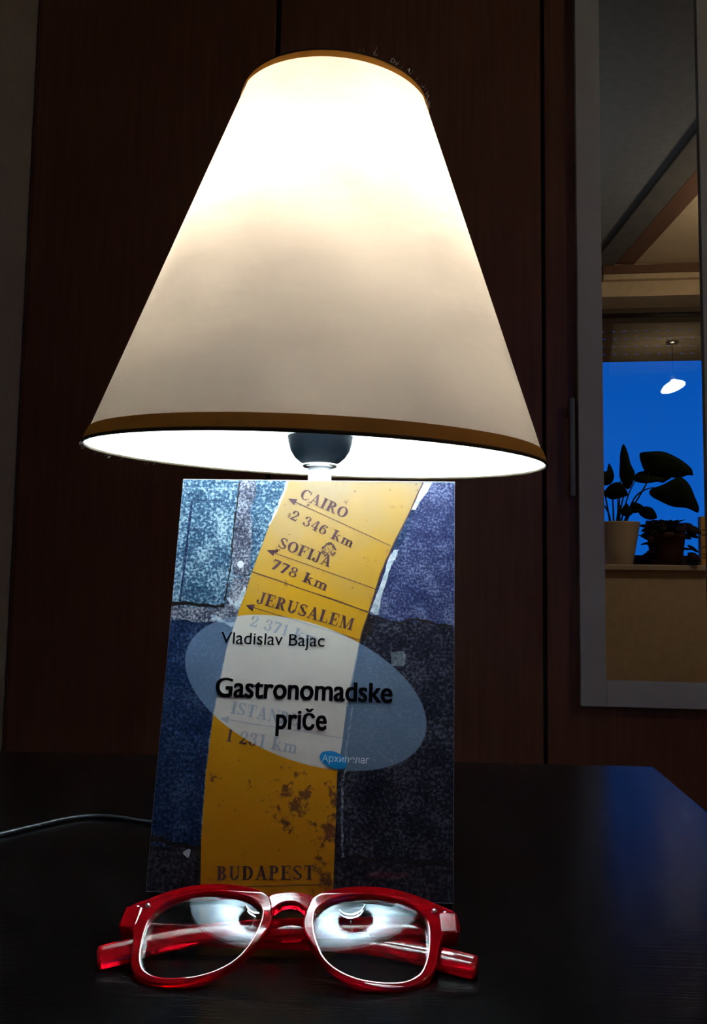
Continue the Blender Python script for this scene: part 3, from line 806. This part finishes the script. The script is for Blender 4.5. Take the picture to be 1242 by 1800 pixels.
printed('printed_plaster', [(112.5, 162.8), (111.0, 158.8), (110.0, 156.9), (108.2, 152.3), (105.9, 145.2), (104.2, 137.6), (102.5, 129.7), (98.7, 131.2), (102.8, 142.0), (107.5, 158.1), (109.9, 162.1)], M['plaster'], 4, 0, .0003)
printed('printed_joint', [(117.2, 182.9), (119.8, 182.7), (116.8, 172.7), (113.7, 165.4), (109.9, 161.9), (108.0, 160.7)], M['stone_navy'], 4)
printed('printed_joint', [(85.0, 56), (90.8, 56), (89.6, 36), (90.4, 20), (90.6, 2), (85.0, 2)], M['stone_bottom'], 3, 0, .0003)
printed('printed_joint', [(87.0, 100), (92.4, 100), (97.0, 116), (94.0, 117)], M['stone_navy'], 3)
line_strip([(91.7, 86.5), (91.3, 81.2), (90.6, 75.3), (89.9, 69.4), (89.5, 63.6), (89.1, 55.8), (88.1, 50.8), (88.6, 44.9), (88.8, 32.8), (89.4, 24.9), (89.9, 19.2)], .0011, M['mortar'], 4, 'printed_mortar', .6)
st_ = printed('printed_strip', STRIP_L + STRIP_R, M['yellow'], 5)
st_['label'] = 'long yellow painted signpost strip'
line_strip([(39.3, 150.1), (70, 140.2), (97.7, 131.1)], .0006, M['line_ink'], 6, 'printed_joint', .5)
line_strip(STRIP_R[6:14], .0006, M['line_ink'], 6, 'printed_edge_line', .6)

# ---- serif lettering of the strip, each glyph drawn from stems, hairlines, bowls and slab serifs
def serif_text(body):
    polys = []; T, t = .215, .085
    x = [0.0]
    def quad(a, b, c, d): polys.append([(p[0] + x[0], p[1]) for p in (a, b, c, d)])
    def R_(x0, y0, x1, y1): quad((x0, y0), (x1, y0), (x1, y1), (x0, y1))
    def bar(x0, y0, x1, y1, w): quad((x0 - w / 2, y0), (x0 + w / 2, y0), (x1 + w / 2, y1), (x1 - w / 2, y1))
    def ser(cx, y, w): R_(cx - w / 2, y if y < .5 else y - .06, cx + w / 2, y + .06 if y < .5 else y)
    def stem(cx, y0=0, y1=1, w=T): R_(cx - w / 2, y0, cx + w / 2, y1); ser(cx, 0, w + .2) if y0 == 0 else None; ser(cx, y1, w + .2) if y1 == 1 else None
    def arc(cx, cy, rx, ry, a0, a1, tx=T, ty=t, n=22):
        for i in range(n):
            u, v = R(a0 + (a1 - a0) * i / n), R(a0 + (a1 - a0) * (i + 1) / n)
            quad((cx + rx * math.cos(u), cy + ry * math.sin(u)), (cx + rx * math.cos(v), cy + ry * math.sin(v)),
                 (cx + (rx - tx) * math.cos(v), cy + (ry - ty) * math.sin(v)), (cx + (rx - tx) * math.cos(u), cy + (ry - ty) * math.sin(u)))
    def dot(cx, cy, r): arc(cx, cy, r, r, 0, 360, r, r, 12)
    def end(w): x[0] += w + .10
    for ch in body:
        if ch == ' ': x[0] += .42; continue
        if ch == 'I': stem(.2); end(.40)
        elif ch == 'C': arc(.42, .5, .42, .5, 48, 312); R_(.70, .66, .77, .97); R_(.70, .14, .75, .30); end(.78)
        elif ch == 'O': arc(.42, .5, .42, .5, 0, 360); end(.84)
        elif ch == 'A':
            bar(.12, 0, .42, 1, .075); bar(.68, 0, .40, 1, .19); R_(.2, .28, .62, .345); ser(.12, 0, .27); ser(.68, 0, .36); end(.84)
        elif ch == 'R':
            stem(.2); arc(.36, .74, .32, .26, -90, 90); R_(.2, .935, .38, 1); R_(.2, .48, .38, .545); bar(.70, 0, .42, .50, .19); ser(.72, 0, .26); end(.82)
        elif ch == 'S':
            arc(.32, .73, .28, .27, 35, 215, .13, .075); arc(.33, .29, .31, .29, -145, 35, .15, .075)
            bar(.47, .32, .16, .70, .22); R_(.52, .72, .58, .98); R_(.03, .02, .09, .30); end(.66)
        elif ch == 'F': stem(.2); R_(.2, .935, .70, 1); R_(.64, .72, .70, 1); R_(.2, .48, .52, .545); R_(.47, .38, .53, .64); end(.70)
        elif ch == 'J': R_(.29, .2, .47, 1); ser(.38, 1, .38); arc(.22, .2, .25, .24, -180, 0, .16, .07); dot(.075, .24, .085); end(.56)
        elif ch == 'E': stem(.2); R_(.2, .935, .68, 1); R_(.62, .72, .68, 1); R_(.2, .48, .52, .545); R_(.47, .38, .53, .64); R_(.2, 0, .70, .065); R_(.64, 0, .70, .30); end(.74)
        elif ch == 'L': stem(.2); R_(.2, 0, .68, .065); R_(.62, 0, .68, .32); end(.70)
        elif ch == 'U': R_(.11, .3, .29, 1); ser(.2, 1, .38); R_(.66, .3, .73, 1); ser(.695, 1, .26); arc(.42, .32, .31, .33, 180, 360, T, .09); end(.84)
        elif ch == 'M': R_(.12, 0, .18, 1); ser(.15, 0, .26); ser(.12, 1, .22); bar(.50, 0, .20, 1, .19); bar(.50, 0, .84, 1, .065); R_(.80, 0, .98, 1); ser(.89, 0, .38); ser(.92, 1, .28); end(1.06)
        elif ch == 'N': R_(.12, 0, .18, 1); ser(.15, 0, .26); ser(.12, 1, .2); bar(.72, 0, .18, 1, .20); R_(.72, 0, .78, 1); ser(.75, 1, .26); end(.86)
        elif ch == 'B': stem(.2); arc(.36, .755, .27, .245, -90, 90); arc(.36, .27, .33, .27, -90, 90); R_(.2, .935, .38, 1); R_(.2, .48, .38, .545); R_(.2, 0, .38, .065); end(.74)
        elif ch == 'D': stem(.2); arc(.32, .5, .46, .5, -90, 90); R_(.2, .935, .34, 1); R_(.2, 0, .34, .065); end(.84)
        elif ch == 'P': stem(.2); arc(.36, .72, .32, .28, -90, 90); R_(.2, .935, .38, 1); R_(.2, .44, .38, .505); end(.74)
        elif ch == 'T': stem(.40); R_(.05, .935, .75, 1); R_(.05, .68, .10, 1); R_(.70, .68, .75, 1); end(.80)
        elif ch == 'k': stem(.17, 0, 1); bar(.26, .30, .52, .62, .07); ser(.52, .66, .26); bar(.60, 0, .36, .42, .17); ser(.62, 0, .24); end(.70)
        elif ch == 'm':
            for q in (.17, .50, .83): R_(q - .08, 0, q + .08, .52); ser(q, 0, .30)
            ser(.10, .66, .2); R_(.09, .5, .25, .66)
            for q in (.335, .665): arc(q, .46, .245, .20, 0, 180, .16, .09)
            end(1.0)
        elif ch == '1': stem(.26, 0, .985, .17); quad((.08, .80), (.08, .86), (.30, 1), (.30, .9)); end(.44)
        elif ch == '2': arc(.29, .71, .27, .29, -25, 190, .16, .07); dot(.11, .68, .09); bar(.09, .05, .46, .60, .13); R_(.04, 0, .54, .15); R_(.50, 0, .56, .28); end(.58)
        elif ch == '3': arc(.27, .76, .25, .24, -80, 165, .15, .07); arc(.27, .28, .29, .28, -165, 85, .16, .07); dot(.10, .74, .08); dot(.10, .22, .09); end(.58)
        elif ch == '4': R_(.34, 0, .50, 1); ser(.42, 0, .34); bar(.05, .28, .36, 1, .07); R_(.02, .24, .60, .31); end(.60)
        elif ch == '6': arc(.31, .31, .29, .31, 0, 360, .15, .06); arc(.42, .42, .40, .58, 100, 200, .15, .07); dot(.50, .84, .08); end(.62)
        elif ch == '7': R_(.04, .86, .56, 1); R_(.03, .70, .08, 1); bar(.20, 0, .48, .90, .19); end(.56)
        elif ch == '8': arc(.30, .76, .24, .24, 0, 360, .14, .065); arc(.30, .27, .28, .27, 0, 360, .15, .065); end(.60)
    return polys, x[0] - .10

def put_serif(body, a, b, cap, layer=7):
    polys, w = serif_text(body)
    A, B = Vector(a), Vector(b)
    d = (B - A); L = d.length; d.normalize(); n = Vector((-d.y, d.x))
    bm = bmesh.new()
    for q in polys:
        vs = []
        for px, py in q:
            p = A + d * (px / w * L) + n * (py * cap)
            vs.append(bm.verts.new((*inside(cm(p)), layer * .00004)))
        f = bm.faces.new(vs)
        f.normal_update()
        if f.normal.z < 0: f.normal_flip()
    me = bpy.data.meshes.new('lettering'); bm.to_mesh(me); bm.free()
    return obj_me('lettering', me, M['serif_ink'], fc)
put_serif('CAIRO', (60.9, 188.6), (84.7, 177.9), 5.6)
put_serif('2 346 km', (56.5, 177.6), (88.5, 162.8), 5.2)
put_serif('SOFIJA', (51.2, 162.8), (77.9, 152.9), 5.6)
put_serif('778 km', (48.3, 152.0), (76.7, 140.9), 5.2)
put_serif('JERUSALEM', (42.3, 134.5), (90.1, 121.9), 6.0)
put_serif('2 371 km', (39.5, 123.3), (73.2, 114.6), 5.5)
put_serif('ISTANBUL', (33.4, 81.4), (71.4, 75.1), 5.8)
put_serif('1 231 km', (31.7, 68.6), (66.2, 63.7), 5.9)
put_serif('BUDAPEST', (32.3, 7.5), (77.5, 9.4), 6.0)
def arrow(a, b, name='printed_arrow', h=1.0):
    A, B = Vector(a), Vector(b); d = (B - A).normalized(); n = Vector((-d.y, d.x))
    bm = bmesh.new()
    def v(p): return bm.verts.new((*inside(cm(p)), 7 * .00004))
    bm.faces.new([v(A), v(A + d * 4.4 - n * 1.75 * h), v(A + d * 4.4 + n * 1.75 * h)])
    bm.faces.new([v(A + d * 4 - n * .16), v(B - n * .16), v(B + n * .16), v(A + d * 4 + n * .16)])
    return obj(name, bm, M['serif_ink'], fc)
arrow((55.3, 188.1), (108.3, 164.3))
arrow((45.8, 161.2), (101.2, 142.5))
arrow((37.0, 133.3), (94.2, 117.5))
arrow((28.4, 78.9), (87.1, 71.4))
arrow((27.5, 4.3), (84.9, 7.6))
# round blot over the end of the third place name
bm = bmesh.new()
rb = random.Random(5)
for i in range(95):
    a = i * 2.39996 + rb.uniform(-.3, .3); r = 3.7 * math.sqrt(rb.random())
    c = Vector((77.4 + r * math.cos(a), 161.8 + r * math.sin(a)))
    s = rb.uniform(.14, .34) * (1.5 if r > 2.4 else 1.0)
    bm.faces.new([bm.verts.new((*cm(c + Vector((s * math.cos(q), s * math.sin(q)))), 8 * .00004 + i * 2e-7)) for q in [k * 1.0472 + a for k in range(6)]])
for i in range(10):
    a = rb.uniform(0, 6.283); r = rb.uniform(0, 1.6); c = Vector((51.5 + r * math.cos(a), 160.5 + r * math.sin(a)))
    bm.faces.new([bm.verts.new((*cm(c + Vector((.4 * math.cos(q), .4 * math.sin(q)))), 8 * .00004)) for q in [k * 1.0472 + a for k in range(6)]])
o_ = obj('ink_blot', bm, M['serif_ink'], fc); o_['kind'] = 'stuff'
# pale oval panel with author, title and imprint
printed('pale_square', [(109.5, 111.9), (115.4, 112.7), (116.8, 110.6), (116.6, 107.2), (115.8, 105.5), (109.9, 105.5)], M['pale_square'], 10)
def top_of(ch): return max(v.co.y for v in text_mesh('glyph', ch).vertices)
CAP, XH = top_of('H'), top_of('x')
def put_sans(name, body, a, b, cap, bold, mat, layer, spacing=1.0):
    me = text_mesh(name, body)
    if bold:                                        # bold: the same letters printed several times, a hair apart
        bmt = bmesh.new()
        for dx, dy in ((-1, 0), (1, 0), (0, .6), (0, -.6), (-.7, .5), (.7, .5), (-.7, -.5), (.7, -.5), (0, 0)):
            c_ = me.copy()
            for v in c_.vertices: v.co.x += dx * bold; v.co.y += dy * bold
            bmt.from_mesh(c_); bpy.data.meshes.remove(c_)
        bmt.to_mesh(me); bmt.free()
    xs = [v.co.x for v in me.vertices]; x0, x1 = min(xs), max(xs)
    XR = .735
    A, B = Vector(a), Vector(b); d = B - A; L = d.length; d.normalize(); n = Vector((-d.y, d.x))
    for v in me.vertices:
        y = v.co.y; y = y * XR / XH if y <= XH else XR + (y - XH) * (1 - XR) / (CAP - XH)
        p = A + d * ((v.co.x - x0) / (x1 - x0) * L) + n * (y * cap)
        q = cm(p); v.co = (q.x, q.y, layer * .00004)
    return obj_me(name, me, mat, fc)
put_sans('author_line', 'Vladislav Bajac', (26.1, 114.4), (77.1, 113.8), 5.5, .006, M['black_ink'], 12)
put_sans('title_line', 'Gastronomadske', (25.2, 89.1), (110.8, 88.2), 8.7, .030, M['black_ink'], 12)
put_sans('title_line', 'pri\u010de', (55.5, 74.9), (79.9, 74.9), 8.7, .030, M['black_ink'], 12)
printed('imprint_blob', [(77.2, 63.0), (78.8, 65.0), (83.7, 65.3), (88.6, 63.0), (90.0, 60.7), (89.5, 58.0), (85.8, 57.5), (80.9, 58.8), (78.1, 60.7)], M['blue_ink'], 12, 5)
put_sans('imprint_line', '\u0410\u0440\u0445\u0438\u043f\u0435\u043b\u0430\u0433', (78.4, 60.7), (100.5, 60.2), 2.9, .0, M['white_ink'], 14)

# ------------------------------------------------------------------ red glasses, folded, lying back on their temples
gU = Vector((0.9961947, 0.08715574, 0.0)); gV = Vector((-0.07695395, 0.87958771, 0.46947156)); gN = Vector((0.04091714, -0.46768508, 0.88294759))
gO = Vector((-0.0663, 0.2863, 0.0029))
gl = empty('eyeglasses', frame_matrix(gO, gU, gV, gN), 'folded red acetate eyeglasses lying in front of the book', 'glasses')
VS = .965
def mm(p): return Vector((p[0] * .001, p[1] * .001 * VS))
RIM = [(6.2, 30), (6.3, 25), (8, 20.5), (12.2, 13.5), (17, 7.8), (24, 3), (31.4, .7), (38.3, 0), (45.2, 1), (51, 3.6), (55, 8.2), (57.2, 13.7), (58.3, 20), (60, 24.8), (63.5, 27.0), (66.6, 28.6), (67.2, 31), (66.9, 34.5), (66, 37.8), (64, 39.2), (58, 40.6), (52, 42.4), (43, 44.2), (33.5, 44.8), (24, 44.2), (14.5, 42.2), (8.6, 38.6)]
HOLE = [(10.3, 29.3), (11.5, 33), (17, 37.4), (26.5, 39.6), (36, 39.8), (45.5, 38.0), (51, 34.8), (53.8, 30.3), (54.4, 24.5), (53.8, 16), (51.5, 9.0), (48, 5.5), (43.5, 3.5), (36.8, 2.7), (28.5, 3.5), (20.8, 6.7), (15.4, 11.8), (12.2, 18.6), (10.7, 24)]
def bend(x): return -(x * x) / (2 * .42)
def lens_bow(p):
    """Each rim follows the dome of its lens a little."""
    cx = .033 if p.x > 0 else -.033
    dx, dy = p.x - cx, p.y - .022
    return -(dx * dx + dy * dy) / (2 * .16) + .0014
def rim_side(s):
    A = [Vector((p[0] * s, p[1])) for p in (mm(q) for q in RIM)]
    B = [Vector((p[0] * s, p[1])) for p in (mm(q) for q in HOLE)]
    if s < 0: A.reverse(); B.reverse()
    return curve_mesh('front_frame', [crom(A, 5), crom(B, 6)], .0013, .0007, 3)
fm = None
bmf = bmesh.new()
for s in (1, -1):
    me = rim_side(s)
    bmf.from_mesh(me); bpy.data.meshes.remove(me)
for v in bmf.verts:
    v.co.z += -.0014 + bend(v.co.x) + max(lens_bow(v.co), -.0030)
ff = obj('front_frame', bmf, M['red'], gl)
for p in ff.data.polygons: p.use_smooth = True
ff.data.set_sharp_from_angle(angle=R(35))
# keyhole bridge, set a little behind the rims
BR = [(-8.8, 39.6), (-5, 41.0), (0, 41.6), (5, 41.0), (8.8, 39.6), (9.2, 36), (7.6, 32.6), (6.0, 33.0), (3.4, 35.3), (0, 36.2), (-3.4, 35.3), (-6.0, 33.0), (-7.6, 32.6), (-9.2, 36)]
me = curve_mesh('bridge', [crom([mm(p) for p in BR], 5)], .0014, .0008, 3)
for v in me.vertices: v.co.z += -.0030
br = obj_me('bridge', me, M['red'], ff, True); me.set_sharp_from_angle(angle=R(35))
# lenses: thin domes set in the rims
for s in (1, -1):
    H_ = crom([mm(p) for p in HOLE], 4)
    c = Vector((.0327, .0225 * VS))
    bm = bmesh.new()
    RL = .140
    for side, thick in ((0, 0.0), (1, -.0018)):
        prev = None
        for k in (1.012, .95, .88, .81, .74, .67, .60, .53, .46, .39, .32, .25, .18, .12, .06):
            ringv = []
            for p in H_:
                q = c + (p - c) * k
                d2 = (q - c).length_squared
                z = -.0006 + bend(c.x) - bend(.0327) * 0 - d2 / (2 * RL) + .0012 + (bend(q.x) - bend(c.x)) * .6 + thick
                ringv.append(bm.verts.new((q.x * s, q.y, z)))
            n = len(ringv)
            if prev:
                for i in range(n): bm.faces.new((prev[i], prev[(i + 1) % n], ringv[(i + 1) % n], ringv[i]))
            else: first = ringv
            prev = ringv
        cv = bm.verts.new((c.x * s, c.y, -.0006 + bend(c.x) + .0012 + thick))
        for i in range(n): bm.faces.new((prev[i], prev[(i + 1) % n], cv))
        if side == 0: f0 = first
    n = len(f0)
    for i in range(n): bm.faces.new((f0[i], f0[(i + 1) % n], first[(i + 1) % n], first[i]))
    lo = obj('lens', bm, M['lens'], gl, True)
    lo.data.set_sharp_from_angle(angle=R(40))
# temples: flat bars that fold in behind the front and bend down at the ear
def temple(path, hh, tt):
    """path of (u, v, w) in mm; hh height and tt thickness at each point."""
    P = crom([(a * .001, b * .001 * VS, c * .001) for a, b, c in path], 6, False)
    n = len(P); m = len(path) - 1
    bm = bmesh.new(); prev = None; K = 14
    for i, p in enumerate(P):
        f = i / (n - 1) * m; k = min(int(f), m - 1); f -= k
        h = (hh[k] * (1 - f) + hh[k + 1] * f) * .001; t_ = (tt[k] * (1 - f) + tt[k + 1] * f) * .001
        tg = (P[min(i + 1, n - 1)] - P[max(i - 1, 0)]).normalized()
        up = Vector((0, 1, 0)); up = (up - tg * up.dot(tg)).normalized(); sd = tg.cross(up)
        e = 1.0
        if i == n - 1: e = .55
        ringv = []
        for q in range(K):
            a = 2 * math.pi * q / K
            cx, sx = math.cos(a), math.sin(a)
            px = math.copysign(abs(cx) ** .5, cx) * t_ / 2; py = math.copysign(abs(sx) ** .5, sx) * h / 2
            ringv.append(bm.verts.new(p + sd * px * e + up * py * e))
        if prev:
            for q in range(K): bm.faces.new((prev[q], prev[(q + 1) % K], ringv[(q + 1) % K], ringv[q]))
        else: bm.faces.new(ringv)
        prev = ringv
    bm.faces.new(prev)
    return bm
HH = [9.5, 9.5, 9.5, 9, 8, 7.5, 8.5, 9.0, 8.5]
TT = [3.5, 3.6, 3.6, 3.4, 3.4, 3.6, 4.0, 4.2, 4.0]
t1 = temple([(-63.5, 32.5, -8), (-63.2, 32, -11.5), (-57, 31.2, -14), (-25, 30.6, -13.8), (10, 29, -13.4), (34, 26.0, -12.0), (53, 20.8, -10.0), (64, 16.6, -8.4), (72.2, 13.4, -7.0)], HH, TT)
o1 = obj('temple', t1, M['red'], gl, True); o1['label'] = 'red temple whose tip sticks out to the right'
t2 = temple([(63.5, 32.5, -6.6), (63, 32.2, -8.2), (57, 32, -9.4), (25, 32, -9.5), (-10, 30.4, -9.4), (-34, 27.2, -9.3), (-53, 21.5, -8.6), (-63, 17.5, -8.0), (-70.5, 14.2, -7.0)], HH, TT)
o2 = obj('temple', t2, M['red'], gl, True); o2['label'] = 'red temple whose tip sticks out to the left'
for s in (1, -1):
    hb = box((s * .0625 - .0035, .0255, -.0125), (s * .0625 + .0035, .0350, -.0045), .0008)
    obj('hinge', hb, M['red'], gl)
    for u in (57.2, 61.4):
        rv = obj('rivet', lathe([(.0011, -.0006), (.0011, .0004), (.0007, .0009), (0, .0010)], 14), M['metal'], ff, True)
        x_ = s * u * .001
        rv.location = (x_, .0362 * VS, bend(x_) + max(lens_bow(Vector((x_, .0362 * VS))), -.0030) + .0004)
